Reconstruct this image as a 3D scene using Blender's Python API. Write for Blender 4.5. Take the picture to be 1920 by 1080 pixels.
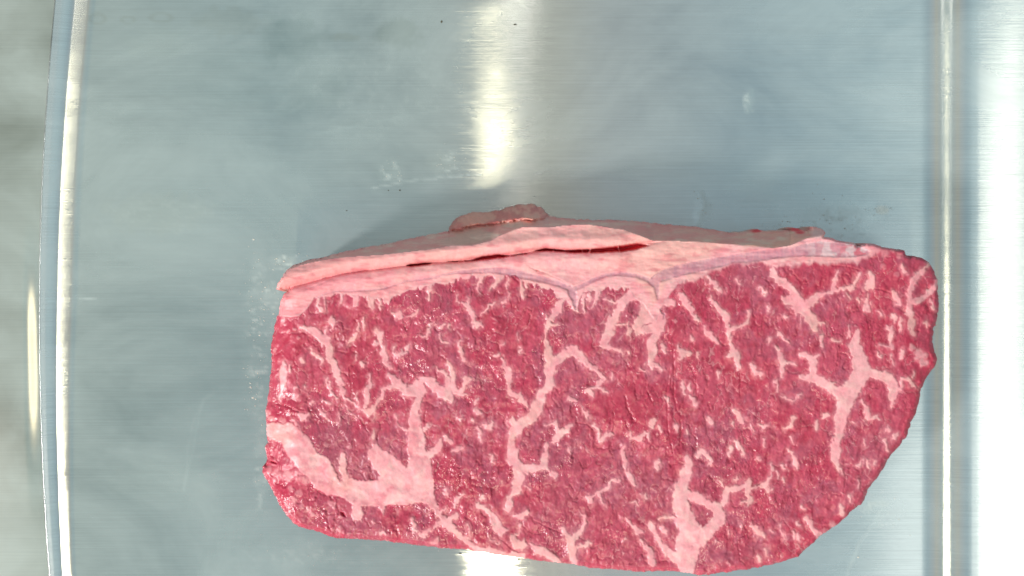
import bpy, math, random
import numpy as np

# ------------------------------------------------------------------ scale
S = 0.00016          # metres per photo pixel on the cut face of the steak
H = 0.034            # steak thickness
D0 = 0.30            # camera height above the cut face
CZ = H + D0
TS = S * CZ / D0     # metres per photo pixel on the tray floor

scene = bpy.context.scene
for o in list(bpy.data.objects):
    bpy.data.objects.remove(o)
COL = scene.collection

# ------------------------------------------------------------------ camera
cam_d = bpy.data.cameras.new('camera')
cam = bpy.data.objects.new('camera', cam_d)
COL.objects.link(cam)
cam.location = (0, 0, CZ)
cam_d.sensor_width = 36
cam_d.lens = 36 * D0 / (1920 * S)
cam_d.clip_start = 0.01
cam_d.clip_end = 50
scene.camera = cam

# ------------------------------------------------------------------ world (the pale room round the scale)
world = bpy.data.worlds.new('World')
scene.world = world
world.use_nodes = True
wn = world.node_tree
wn.nodes.clear()
wo = wn.nodes.new('ShaderNodeOutputWorld')
wb = wn.nodes.new('ShaderNodeBackground')
wt = wn.nodes.new('ShaderNodeTexCoord')
sx = wn.nodes.new('ShaderNodeSeparateXYZ')
wr = wn.nodes.new('ShaderNodeMapRange')
wr.inputs['From Min'].default_value = -0.7
wr.inputs['From Max'].default_value = 0.7
cr = wn.nodes.new('ShaderNodeValToRGB')
e = cr.color_ramp.elements
e[0].position = 0.0; e[0].color = (.22, .23, .23, 1)
e[1].position = 1.0; e[1].color = (.24, .26, .28, 1)
for p, c in ((0.10, (.35, .37, .35, 1)), (0.90, (.36, .40, .42, 1)), (0.19, (0.56, 0.70, 0.66, 1)), (0.34, (0.44, 0.62, 0.65, 1)), (0.44, (0.52, 0.66, 0.66, 1)),
             (0.495, (0.60, 0.66, 0.64, 1)), (0.510, (0.66, 0.67, 0.57, 1)), (0.53, (0.66, 0.67, 0.58, 1)), (0.56, (0.57, 0.65, 0.67, 1)),
             (0.66, (0.46, 0.65, 0.74, 1)), (0.76, (0.60, 0.85, .93, 1)), (0.81, (0.74, .98, 1.04, 1))):
    q = cr.color_ramp.elements.new(p); q.color = c
wn.links.new(wt.outputs['Generated'], sx.inputs[0])
wn.links.new(sx.outputs['X'], wr.inputs['Value'])
wn.links.new(wr.outputs[0], cr.inputs[0])
wn.links.new(cr.outputs[0], wb.inputs['Color'])
wb.inputs['Strength'].default_value = .68
wn.links.new(wb.outputs[0], wo.inputs[0])

# ------------------------------------------------------------------ lamps
def area(name, loc, sx_, sy_, power, col=(1, 0.97, 0.88), aim=(0, 0, 0)):
    d = bpy.data.lights.new(name, 'AREA')
    d.shape = 'RECTANGLE'; d.size = sx_; d.size_y = sy_; d.energy = power; d.color = col
    o = bpy.data.objects.new(name, d); COL.objects.link(o)
    o.location = loc
    import mathutils
    v = mathutils.Vector(aim) - mathutils.Vector(loc)
    # keep the long side along world y: rotate about x then y
    o.rotation_euler = (math.atan2(v.y, -v.z), math.atan2(-v.x, math.hypot(v.y, v.z)), 0)
    return o
area('tube_lamp', (-0.042, -0.99, 1.5), 0.020, 0.36, 9.5, (1, .91, .62))
area('tube_lamp', (0.012, 0.64, 1.5), 0.034, 0.31, .13, (1, .96, .84))
area('long_tube_lamp', (0.90, -0.20, 1.5), 0.045, 1.34, .55, (1, 0.97, 0.82))
area('added_key_light', (-2.3, -1.35, 1.9), 0.34, 0.34, 96, (1, .98, .95))  # added out of view, low from the left, to bring out the meat's relief
area('added_glare_panel', (0.95, -0.68, 1.5), 0.54, 0.90, 1.35, (1, .99, .90))  # unseen panel added to whiten the steel towards the lower right

# ------------------------------------------------------------------ exposure
scene.render.engine = 'CYCLES'
scene.view_settings.view_transform = 'Standard'
scene.view_settings.look = 'None'
scene.view_settings.exposure = 0
scene.view_settings.gamma = 1
scene.view_settings.use_curve_mapping = False
scene.cycles.max_bounces = 8

# ------------------------------------------------------------------ noise helpers
def vnoise(x, y, sc, seed):
    r = np.random.RandomState(seed).rand(256, 256).astype(np.float32)
    u = np.asarray(x, np.float32) / sc + 37.3; v = np.asarray(y, np.float32) / sc + 11.9
    iu = np.floor(u).astype(int); iv = np.floor(v).astype(int)
    fu = u - iu; fv = v - iv
    fu = fu * fu * (3 - 2 * fu); fv = fv * fv * (3 - 2 * fv)
    a = r[iu & 255, iv & 255]; b = r[(iu + 1) & 255, iv & 255]
    c = r[iu & 255, (iv + 1) & 255]; d = r[(iu + 1) & 255, (iv + 1) & 255]
    return a * (1 - fu) * (1 - fv) + b * fu * (1 - fv) + c * (1 - fu) * fv + d * fu * fv
def fbm(x, y, sc, seed, octv=4, gain=0.5):
    t = 0; a = 1; n = 0
    for i in range(octv):
        t = t + a * vnoise(x + 13.7 * i, y - 7.1 * i, sc / 2 ** i, seed + i); n += a; a *= gain
    return t / n
def sst(a, b, x):
    t = np.clip((x - a) / (b - a), 0, 1)
    return t * t * (3 - 2 * t)
def lin(c):
    c = np.array(c, float) / 255
    return np.where(c <= 0.04045, c / 12.92, ((c + 0.055) / 1.055) ** 2.4)
def pts(s):
    return [tuple(float(v) for v in t.split(',')) for t in s.split()]

# ------------------------------------------------------------------ traced shape of the steak (photo pixels)
OUT = pts("""517,543 524,525 535,510 545,500 570,490 600,484 640,474 680,466 710,461 740,455 775,447 800,443 820,438 842,434
846,424 851,415 862,407 880,400 895,398 908,401 925,398 945,393 960,388 980,385 1000,385 1014,390 1022,398 1028,406 1042,409
1075,412 1110,413 1160,414 1200,417 1240,421 1275,424 1310,427 1345,433 1370,437 1392,437 1405,434 1420,431 1430,434 1455,434
1481,433 1486,428 1500,430 1515,432 1525,426 1540,427 1547,436 1544,444 1560,447 1575,452 1600,455 1608,462 1625,457 1637,456
1648,462 1660,465 1680,467 1696,470 1700,480 1706,484 1716,481 1730,485 1742,493 1750,503 1753,515 1758,525 1759,555 1760,570
1758,600 1751,615 1749,640 1752,660 1757,672 1756,682 1745,695 1735,712 1727,728 1724,750 1717,775 1708,792 1700,818 1690,832
1682,842 1668,856 1655,880 1645,895 1635,905 1627,920 1622,935 1612,947 1596,958 1580,975 1560,990 1535,1007 1515,1025
1495,1045 1475,1050 1450,1058 1420,1064 1380,1070 1340,1076 1310,1078 1280,1072 1235,1070 1200,1072 1150,1068 1110,1065
1080,1059 1060,1056 1030,1054 1010,1050 985,1046 950,1042 920,1037 890,1032 860,1028 822,1028 818,1026 780,1022 750,1018
720,1014 690,1011 650,1010 635,1009 620,1006 605,1000 585,994 562,988 548,978 535,962 525,947 515,930 511,918 500,900
492,885 492,875 500,870 500,855 497,838 502,828 500,800 498,770 504,740 505,715 510,690 508,660 510,640 514,618 518,600
522,588 526,565 532,552 545,540 534,541""")
LIP = pts("""510,530 545,504 560,497 600,488 650,481 720,477 760,472 799,468 845,460 882,460 920,451 935,442 960,433 980,425
1000,425 1030,426 1060,422 1100,420 1140,426 1170,430 1200,441 1225,451 1250,451 1300,452 1370,458 1400,461 1450,465 1480,460
1500,452 1515,446 1545,442 1600,452 1800,450""")
SEAM = pts("""505,548 548,538 600,523 640,513 680,507 720,503 758,498 810,492 860,490 905,483 940,479 985,473 1025,467 1080,470
1120,470 1165,467 1200,458 1225,455 1260,452 1900,440""")
FB = pts("""500,592 520,592 545,595 562,592 574,580 584,567 590,558 605,556 637,553 655,554 675,556 700,557 715,562 728,572
738,558 760,545 790,538 815,533 840,532 860,524 880,519 905,517 930,519 955,517 975,521 987,527 1002,534 1020,537 1038,541
1042,556 1052,562 1062,560 1068,572 1078,578 1086,566 1094,550 1110,546 1130,543 1155,540 1180,544 1195,560 1212,575
1225,600 1235,590 1243,570 1250,560 1258,545 1270,535 1290,526 1312,520 1325,514 1345,505 1362,498 1378,492 1398,498
1430,492 1445,497 1470,500 1500,496 1525,493 1564,491 1607,494 1625,482 1650,474 1680,468 1705,462 1900,450""")
GASH = [pts("758,500 768,494 800,491 812,493 805,497 770,501"),
        pts("828,491 850,489 885,487 905,479 935,475 955,478 985,474 1000,473 985,478 960,481 940,484 910,488 885,491 850,492"),
        pts("980,470 1000,470 1022,464 1060,468 1100,466 1140,462 1160,459 1195,455 1222,460 1190,470 1165,473 1120,475 1080,476 1040,473 1010,472"),
        pts("995,502 1003,505 1016,507 1006,509"),
        pts("636,958 645,960 650,972 640,968"), pts("508,862 520,868 518,872 506,867")]
FATPOLY = [pts("""499,795 510,793 547,793 563,805 577,817 587,833 597,850 617,860 625,877 632,890 638,902 645,903 638,875 637,860
645,848 650,862 650,880 655,896 672,901 710,899 713,892 700,876 688,855 698,848 697,838 702,830 708,842 725,850 740,862
752,875 767,886 775,872 768,860 765,845 768,820 790,800 799,820 797,847 806,855 810,880 815,913 817,935 825,955 800,945
788,942 763,947 737,947 713,950 678,948 680,965 677,977 660,975 660,945 640,932 613,927 590,915 578,895 560,880 550,867
535,850 527,830 505,823 499,812""")]
# pink half-fat patches (x,y,radius,strength)
SOFT = pts("""505,882,10,.6 520,885,12,.6 540,890,14,.65 560,893,14,.65 575,900,12,.6 515,900,8,.5 530,600,6,.6 533,607,5,.7 540,622,5,.6 552,616,5,.7 560,635,5,.5 513,655,4,.6
545,915,8,.5 560,925,10,.5 549,940,13,.55 565,948,8,.5 577,955,9,.6 585,966,8,.6 620,943,8,.6 628,948,6,.6 636,993,8,.7 640,970,5,.5 655,1000,5,.6
625,992,5,.5 1562,987,12,.6 1580,955,7,.5 1575,962,6,.4 1545,1000,9,.5 1725,667,16,.85 1733,680,11,.8 1712,653,9,.7 613,817,5,.4 612,835,6,.35
632,833,8,.3 655,838,5,.4 1640,470,12,.5 1660,476,12,.45 1620,470,12,.6 1685,478,9,.4 1690,500,8,.35 1680,515,7,.3 1655,500,8,.35 1105,560,9,.5 1115,570,7,.5
500,775,9,.55 510,785,8,.5 530,790,9,.4 1090,575,6,.4 1110,705,10,.15 1195,545,8,.6 1740,610,7,.4 1700,470,6,.4 1265,603,6,.55 1272,540,10,.35""")
STROKES = """565,612,2 582,618,6 597,628,7 612,640,7 618,653,8 618,670,6 628,687,7 633,700,7 633,705,5 637,715,4 638,725,3
610,618,2 611,636,4
580,653,1.5 590,663,3.5 605,675,3.5 604,682,1.5
622,603,7 622,604,7
622,592,1 622,603,5 612,602,1
622,603,5 624,616,1
622,603,4 634,602,1
748,590,8 749,592,7
735,587,1.5 748,590,5
783,582,2 773,593,3 763,595,2
705,620,4 713,628,4 717,647,4 720,663,5 725,680,4 733,688,2
667,627,4 660,635,3 653,644,2
705,643,4 707,645,4
740,665,2 750,665,3 760,657,3 767,648,3
741,650,1.5 740,665,2
667,667,3 668,675,2
680,680,2.5 681,687,3
565,673,2.5 566,681,3
530,678,2 532,693,5 528,708,5 530,725,5 527,742,4 525,750,2
542,682,2.5 543,695,2.5
673,607,2 672,620,1.5
683,598,3 683,606,1.5 683,620,1.5
641,555,4 641,567,3
695,557,6 697,575,5
668,556,5 667,572,2
712,560,5 713,577,1.5
597,560,3 597,567,2.5 603,583,3
608,558,1.5 611,583,1
612,707,1.5 615,720,2.5 623,737,2.5 635,748,1.5
642,718,1.5 643,733,5 645,745,3 660,755,1.5 680,768,1.5
668,738,2 672,767,1.5
692,705,3 695,720,3 687,730,5 687,747,4 685,763,3
680,768,2 692,773,5 702,762,4 713,747,3 718,730,4 735,722,4 747,718,7 763,732,9 785,733,12
785,750,6 780,767,7 777,780,9 777,800,10 780,833,13 787,858,17 785,880,22
747,718,7 735,708,5 728,700,2
702,807,1.5 700,820,2
702,770,1.5 703,790,1
742,780,1.5 743,793,1.5 762,808,2.5 768,800,1.5
647,760,1.5 655,773,1.5 670,783,1.5
635,773,1.5 635,793,1.5
605,750,1.5 620,757,3
582,756,3.5 586,753,3
550,729,2 556,724,2
553,744,2 558,740,2
572,726,2 573,731,1
600,772,3.5 608,776,3 618,788,1.5
563,777,3 570,783,5 577,777,3
548,783,1.5 562,803,1.5
643,850,4 640,867,5 648,905,6
702,833,4 705,850,12 722,860,14 740,885,20
857,553,2 857,567,2
877,560,2 875,572,4 883,583,5 888,593,4 887,603,3 895,610,5 903,607,3
875,572,4 866,568,2
930,567,1.5 917,573,3 910,583,2.5 903,588,1.5
902,517,5 897,540,2.5 898,550,1.5
937,517,5 927,533,3 917,545,1.5
953,520,1.5 950,540,1.5
976,525,2 977,535,2.5 978,550,3.5 982,558,3
987,528,5 987,537,3
807,530,4 805,562,2
952,548,1.5 953,560,1.5
940,565,3 947,562,2
833,607,3 828,613,3
843,611,3 843,616,2
820,605,1 807,608,1.5 802,627,2 793,631,1.5
822,627,1.5 825,637,2 837,643,3
863,640,2 863,657,3 870,675,3
927,667,3.5 934,664,3
943,643,2 940,647,1.5
973,623,1.5 972,637,1.5
977,655,2.5 977,659,2
942,670,2 945,683,3 955,697,6 955,705,6 955,725,4 958,740,4 973,742,5 982,753,4 987,762,2
842,682,4 847,697,4 852,732,4
816,688,1 830,696,3 838,705,3 842,720,5 840,733,7
1050,565,6 1045,583,7 1035,595,5 1027,600,3 1027,613,4 1023,623,2 1023,637,2 1028,653,5 1030,670,7 1030,697,8 1032,708,7 1032,725,7 1017,735,6 1012,750,8 1005,770,9 997,783,10 980,793,9 968,803,11 963,817,8 958,830,6 962,847,9 962,863,9 972,873,8 997,877,6 1020,873,6 1022,850,5 1025,833,2
1023,597,3 1024,588,1.5
1030,608,3 1045,606,1.5
1030,697,8 1040,678,8 1060,662,8 1077,657,8 1090,670,6 1100,678,4 1120,690,2
960,787,4 965,803,8
1040,828,4 1047,813,5 1060,808,6 1068,797,3
1022,795,1.5 1042,793,3 1046,807,4
1035,830,2 1042,826,4
785,722,10 790,713,7 807,715,8 818,728,8 833,738,9 842,743,8 847,752,3
852,732,5 862,737,4 873,718,4 880,710,5 870,710,2
862,737,4 876,740,1.5
897,748,3 890,758,2
892,767,4 900,773,4 902,776,2
863,785,3 862,790,2
885,785,2 889,789,2
903,798,2 918,803,3 925,793,3 922,787,1.5
897,803,2 903,817,3 900,827,2
830,817,2.5 842,825,4 847,830,3
853,845,3 867,840,5
825,827,4 817,843,7 808,850,5
807,795,1.5 797,803,5
807,795,1.5 820,800,1
923,853,3 923,867,2
1069,747,5 1076,750,5
1093,765,1.5 1090,760,1
1067,840,2 1068,850,2
972,880,10 973,897,9 970,917,9 960,928,5 955,935,6 953,952,4 952,960,2
972,880,9 988,883,6 1000,878,4
963,967,3 977,968,5 988,960,4
897,945,4 893,952,3 910,952,4 922,967,7 930,980,8 938,995,9 950,995,3
800,938,6 823,960,5 833,977,6 850,993,6 863,1003,5 880,1020,5 905,1032,5 930,1040,6
853,968,5 842,977,5 833,977,4
835,952,2 830,958,3
813,988,3 823,980,6
870,925,2 860,933,4 852,947,3
837,918,2.5 837,926,3
903,930,3 904,934,3
1025,878,3 1032,882,3 1040,893,4
987,913,1.5 995,917,1.5
973,983,2 975,997,1.5 968,1003,2
962,1007,5 967,1022,8 978,1022,9
995,1018,2 1000,1028,6 1017,1035,8 1035,1043,6 1047,1055,5
1055,988,3 1062,1005,5 1070,1018,8 1073,1038,7 1078,1058,6
1070,1015,6 1090,993,5 1097,980,4 1093,967,3 1085,963,1
1082,1027,3 1105,1018,3
788,1000,3 795,1002,5 805,993,3
917,1013,1.5 927,1012,1.5
933,1019,3 938,1017,2
877,983,1.5 880,1007,1.5
810,1017,3 820,1013,4
917,1028,4 930,1035,5 947,1042,5 980,1043,5
773,973,3 777,983,3 780,998,2
715,1000,3 721,1000,3
717,953,5 718,960,2
700,977,1.5 702,983,1
1213,537,14 1222,562,16 1218,587,17 1238,595,9 1235,613,11 1230,627,8 1223,640,6 1222,662,8 1220,678,5 1222,688,3
1225,680,3 1243,693,2
1200,690,1.5 1212,696,2
1218,587,15 1207,600,9 1193,613,6 1197,623,5 1222,615,7
1183,618,3 1180,628,2
1178,607,2 1178,616,2 1180,637,1.5
1195,548,12 1183,553,9 1167,568,7 1153,590,7 1147,607,8 1142,623,7 1135,640,7 1133,650,5 1150,652,3 1160,657,3 1167,663,1.5
1153,610,3 1173,607,2
1176,661,2.5 1178,663,3
1135,561,2 1150,568,2 1160,566,4
1120,548,4 1118,560,3 1112,575,1.5
1095,552,4 1092,565,3 1097,585,2
1105,550,4 1103,565,2
1080,585,2 1075,570,6
1272,552,3 1282,563,5 1293,577,6 1300,592,3 1310,602,1.5
1262,567,5 1248,567,7
1280,553,3 1283,560,3
1332,555,1.5 1342,573,4 1353,585,5 1363,593,5 1363,613,4 1368,623,5 1368,642,3 1375,662,7 1382,672,6 1385,692,3
1363,667,3 1375,665,5
1368,620,4 1373,615,4 1390,613,2 1398,607,3 1404,597,2 1403,584,2
1327,518,3 1338,532,5 1353,547,3
1380,523,2 1388,532,1.5
1320,613,1.5 1328,625,5 1340,635,4 1348,645,1.5
1242,647,3 1248,660,3
1270,647,1.5 1280,663,6 1290,663,5
1272,672,2 1283,668,4
1308,663,3 1310,673,1.5
1295,630,2.5 1296,638,2.5
1080,662,3 1090,673,5 1100,683,4 1120,697,4
1120,697,4 1125,702,3 1133,710,3
1147,702,2 1147,712,1.5
1128,714,3 1123,718,4 1118,727,3 1102,730,3 1108,738,5 1109,746,1.5
1123,725,2 1132,730,3 1138,737,1.5
1090,765,1.5 1102,778,4 1103,785,1.5
1112,793,1.5 1122,810,2 1125,825,3 1135,818,4 1145,813,4
1178,808,1.5 1187,822,3 1197,823,4 1207,812,3 1217,810,2 1217,823,2
1222,797,6 1226,789,5
1237,800,2 1240,808,2
1170,838,2.5 1168,853,5 1173,867,4 1175,882,3 1183,897,4 1190,908,3
1233,866,5 1233,878,5
1282,715,1.5 1280,725,4 1283,737,3
1294,720,2 1294,730,4
1295,742,3 1303,757,4
1348,700,2.5 1347,710,1.5
1332,786,5 1335,792,4
1377,767,3 1385,777,4 1390,788,6
1375,793,3 1376,798,1.5
1317,842,4 1308,855,4
1317,842,4 1322,850,4 1332,863,4 1330,873,1.5
1287,857,3 1292,872,6
1371,840,5 1367,853,3
1378,827,3 1387,838,3 1393,850,3
1288,806,2 1288,812,2
1267,800,4 1269,808,3
1252,748,3 1252,756,2.5
1290,872,8 1288,880,9 1283,897,9 1273,922,12 1277,947,14 1285,972,15 1293,997,18 1288,1022,20 1288,1040,19 1285,1057,14 1290,1072,10
1285,925,6 1305,932,8 1330,947,8 1347,955,10 1350,970,10 1338,985,12 1318,1000,14 1305,1015,13
1357,943,5 1360,930,6 1363,917,6 1388,915,4 1402,905,5 1403,922,5 1407,938,4 1402,948,2
1402,905,5 1401,898,2
1390,942,2 1402,938,3
1405,915,2 1422,913,1.5 1433,908,4 1442,918,5
1445,886,2 1444,896,3 1436,908,4
1104,933,5 1109,941,5
1110,930,2 1122,923,3 1128,937,2 1137,952,1
1122,923,2 1142,915,4 1145,902,2 1158,902,4
1187,940,2 1198,947,1.5
1209,930,3 1212,934,3
1237,972,2 1265,970,2
1220,978,3 1222,983,5 1225,997,4 1233,1012,5 1247,1030,5 1263,1043,8 1280,1050,12
1240,990,4 1246,998,4
1177,973,2 1183,980,3 1200,998,5
1203,1013,3 1208,1022,3 1220,1037,5 1223,1057,4
1173,1008,3 1175,1012,3
1447,505,3 1450,515,6 1462,528,7 1473,532,6 1487,542,6 1492,558,10 1477,565,7 1468,560,2
1492,560,10 1507,577,10 1520,567,7 1533,555,6 1547,552,2 1562,545,3 1585,540,4 1603,538,2
1487,577,5 1500,577,9
1562,543,4 1567,525,4 1570,508,2
1610,512,2 1606,522,4 1603,534,3
1630,512,3 1635,520,6 1632,532,8 1624,539,4
1507,577,10 1513,590,8 1525,603,9 1528,618,6
1530,608,3 1547,607,3
1538,630,3 1542,645,3
1562,637,3 1576,639,1.5
1593,612,2.5 1593,630,2.5
1608,620,2 1607,633,7 1602,647,11 1607,662,11 1612,678,13 1617,695,15 1603,720,14 1590,743,14 1583,762,13 1578,778,11 1577,795,9 1572,817,8 1567,833,8 1567,850,8 1567,863,6 1570,875,3 1580,888,1.5
1617,695,13 1627,698,8 1645,703,8 1665,707,8 1675,722,8 1675,742,8
1675,742,7 1690,727,3 1692,710,3 1705,713,4 1712,722,3
1712,695,1.5 1711,707,2
1674,748,4 1673,762,3
1603,722,13 1575,737,9 1562,728,8 1545,718,9 1528,708,8 1518,708,8 1502,705,4
1524,700,6 1525,675,7 1515,668,5 1503,665,4
1525,672,6 1535,665,2
1455,650,2 1463,663,5 1468,680,6 1467,697,4 1467,707,3
1468,680,4 1480,679,2 1490,683,2.5
1440,640,3 1446,634,3
1460,626,3.5 1466,632,2 1480,643,2
1470,594,3.5 1476,596,2.5
1502,592,2 1503,605,1.5
1493,583,3 1495,590,2
1410,685,3.5 1418,697,5 1426,703,5
1422,537,1.5 1433,548,4
1441,573,2 1443,582,2
1625,553,1.2 1625,570,3 1624,580,6
1633,565,1.5 1634,572,1.5
1609,560,2.5 1611,568,2
1588,550,2 1594,560,1.5
1672,612,3 1671,630,4 1672,650,3
1650,648,1.2 1670,650,2
1646,660,2 1651,670,2
1676,550,4 1678,556,5 1686,567,5
1674,591,4 1679,600,4
1742,493,3 1732,505,3 1720,516,5 1707,537,4 1707,566,5 1705,587,6 1710,607,6 1712,628,3
1710,566,4 1732,557,6 1749,541,5 1757,524,3
1744,562,3 1753,582,2.5
1690,500,4 1699,512,3
1736,603,3 1738,612,2
1648,585,2 1652,592,2
1623,562,3 1625,568,3
1691,598,2 1690,610,2.5 1689,622,1.5
1665,614,2 1673,619,3
1692,658,4 1692,670,2
1670,668,1.5 1675,685,1.5
1616,753,3 1623,762,3 1628,778,4 1627,787,3 1643,781,4 1647,786,2
1603,793,2 1598,790,1.5
1454,717,4 1459,722,2 1458,735,1.2
1500,742,3 1488,750,1.5 1473,748,2 1463,743,1.2
1487,785,4 1486,797,3 1470,803,1.5
1532,792,2.5 1532,803,3
1545,780,4 1552,778,3
1433,802,4 1442,795,2
1433,802,4 1423,795,1.5
1407,793,1.5 1415,808,1.5
1430,822,3 1433,837,1.5
1475,840,1.5 1487,855,3 1493,873,4
1447,870,3 1449,880,3
1422,856,3 1425,862,2
1466,873,3.5 1469,880,3
1483,818,1.5 1486,832,1
1660,823,3 1663,842,3
1676,823,3 1682,815,4
1665,803,3 1666,808,3
1620,860,1.5 1610,875,2.5
1628,862,2 1628,876,2
1640,864,2 1640,871,2
1610,898,2 1610,915,1.5
1594,928,3 1596,943,1.5
1577,945,3 1579,962,4
1620,825,1.5 1620,838,1
1407,983,1.5 1417,993,4 1429,1004,4
1462,985,1.5 1472,1012,1.2
1513,973,5 1522,987,4 1533,1000,4 1546,1010,4
1487,1000,3 1489,1008,3
1496,1004,3 1498,1012,2
1503,950,2 1508,955,2.5
1365,995,2 1368,1002,2
1340,1013,1.5 1354,1020,1.5
1495,980,2.5 1499,987,2
1379,900,2.5 1384,895,3
1352,900,2 1354,910,2
1457,886,2.5 1459,895,2
1469,896,2 1471,903,2
1389,984,3 1391,990,2
1445,992,2.5 1448,1000,2
1435,1030,2 1437,1042,1.5
1420,1042,3 1425,1052,2"""
SILV = """590,558,.6 613,549,1 638,545,1.3 688,544,1.5 720,541,1.5 761,527,1.3 803,522,1.6 838,514,1.8 861,511,2.5 892,508,3.5 927,507,5 957,510,7 986,517,6.5 1017,524,5.5 1048,532,4.5 1065,540,5 1073,543,5 1090,537,3 1111,526,3 1136,516,3 1165,513,3.5 1194,517,3.5 1215,524,4 1226,533,5
1068,540,6 1074,552,8 1078,565,4 1080,580,1.5
1226,525,7 1236,520,9 1250,514,10 1270,508,10 1300,501,10 1330,495,9 1350,491,9 1375,485,7 1400,483,9 1430,479,9 1460,475,8 1490,472,9 1515,468,12 1540,466,14 1570,468,14 1600,470,12 1625,472,5
1230,530,7 1232,545,4 1234,560,1.5
1240,580,2 1247,590,2 1244,597,1"""
CREASE = """548,538,1 600,524,1.2 640,514,1.4 680,508,1.5 720,504,1.5 758,499,1.5
575,541,.6 600,533,.9 625,522,.6
985,495,.6 1000,504,.8 1030,515,.6 1060,530,.6
1263,655,1.4 1264,700,2 1264,745,1.6 1270,770,1
1172,742,1.5 1177,765,2.2 1182,775,1.2
1276,790,1.8 1277,815,2 1274,833,1.4
1305,700,1 1306,738,1
1388,700,1 1388,745,.8
1215,735,1.5 1222,752,1.5
1256,690,1 1250,740,1.2 1252,800,1 1262,850,1
592,917,1 602,926,1.2 612,928,.8
560,891,1.4 568,890,1.6
1000,975,.8 1030,990,.8 1055,1000,1
1080,792,1.2 1100,795,1.4 1113,806,1
1640,541,1 1655,543,2 1668,548,1.2
1560,498,1 1590,500,1 1612,506,1.2
520,757,2 540,762,2.5 560,772,1.5"""
TEAR = [pts("758,499,1.2 990,478,1.2"), ]

# ------------------------------------------------------------------ grid fields
STEP = 1.5
gx = np.arange(480, 1775, STEP, dtype=np.float32)
gy = np.arange(372, 1090, STEP, dtype=np.float32)
X, Y = np.meshgrid(gx, gy)
wx = X + 5 * (fbm(X, Y, 13, 1, 3) - .5) + 3.0 * (vnoise(X, Y, 3.5, 5) - .5)
wy = Y + 5 * (fbm(X, Y, 13, 11, 3) - .5) + 3.0 * (vnoise(X, Y, 3.5, 15) - .5)

def seg_field(strokes, PX, PY, soft=1.6, halo=0, grow=1.0):
    f = np.zeros_like(PX)
    for st in strokes:
        for a, b in zip(st[:-1], st[1:]):
            m = max(a[2], b[2]) + soft * 2 + 8 + halo
            i0 = max(int((min(a[0], b[0]) - m - gx[0]) / STEP), 0); i1 = int((max(a[0], b[0]) + m - gx[0]) / STEP) + 1
            j0 = max(int((min(a[1], b[1]) - m - gy[0]) / STEP), 0); j1 = int((max(a[1], b[1]) + m - gy[0]) / STEP) + 1
            if i1 <= i0 or j1 <= j0: continue
            x = PX[j0:j1, i0:i1]; y = PY[j0:j1, i0:i1]
            dx = b[0] - a[0]; dy = b[1] - a[1]; L = dx * dx + dy * dy + 1e-6
            t = np.clip(((x - a[0]) * dx + (y - a[1]) * dy) / L, 0, 1)
            d = np.hypot(x - a[0] - t * dx, y - a[1] - t * dy)
            w = (a[2] + (b[2] - a[2]) * t) * grow
            v = sst(w + soft, w - soft, d) * (np.clip(.55 + w * .2, 0, 1))
            if halo:
                v = np.maximum(v, .3 * sst(w + halo, w, d))
            f[j0:j1, i0:i1] = np.maximum(f[j0:j1, i0:i1], v)
    return f
def poly_sd(poly, PX, PY):
    d = np.full(PX.shape, 1e9, np.float32); ins = np.zeros(PX.shape, bool)
    n = len(poly)
    for i in range(n):
        ax, ay = poly[i][:2]; bx, by = poly[(i + 1) % n][:2]
        dx = bx - ax; dy = by - ay
        t = np.clip(((PX - ax) * dx + (PY - ay) * dy) / (dx * dx + dy * dy + 1e-9), 0, 1)
        d = np.minimum(d, np.hypot(PX - ax - t * dx, PY - ay - t * dy))
        if ay != by:
            c = ((ay > PY) != (by > PY)) & (PX < (bx - ax) * (PY - ay) / (by - ay) + ax)
            ins ^= c
    return np.where(ins, d, -d)
def col(poly, x):
    p = np.array([q[:2] for q in poly]); return np.interp(x, p[:, 0], p[:, 1])
def strokes(s):
    r = []
    for l in s.strip().split('\n'):
        p = pts(l)
        if len(p) > 1: r.append(p)
    return r

sd = poly_sd(OUT, X + 2.6 * (vnoise(X, Y, 7, 21) - .5) + 1.4 * (vnoise(X, Y, 3, 22) - .5),
             Y + 2.6 * (vnoise(X, Y, 7, 23) - .5) + 1.4 * (vnoise(X, Y, 3, 24) - .5))

# marbling
BRK = sst(.50, .72, fbm(X, Y, 11, 49, 4))
vx = wx + 5.5 * (vnoise(X, Y * .6, 5.5, 43) - .5); vy = wy + 5.5 * (vnoise(X, Y, 5.5, 45) - .5)
fat = seg_field(strokes(STROKES), vx, vy, 1.7, halo=7, grow=1.12)
for p in FATPOLY:
    fat = np.maximum(fat, sst(-1.8, 1.8, poly_sd(p, wx, wy)))
fat = fat * (1 - .26 * BRK * (1 - .5 * (fat > .9)))
pocket = sst(-1.5, 1.5, poly_sd(pts("1311,945 1320,947 1328,962 1327,980 1316,990 1311,975"), wx, wy))
fat = fat * (1 - pocket)
for x0, y0, r, s in SOFT:
    d = np.hypot(wx - x0 + 5 * (vnoise(X, Y, 6, 31) - .5), wy - y0 + 5 * (vnoise(X, Y, 6, 32) - .5))
    fat = np.maximum(fat, s * sst(r, r * .35, d))
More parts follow.
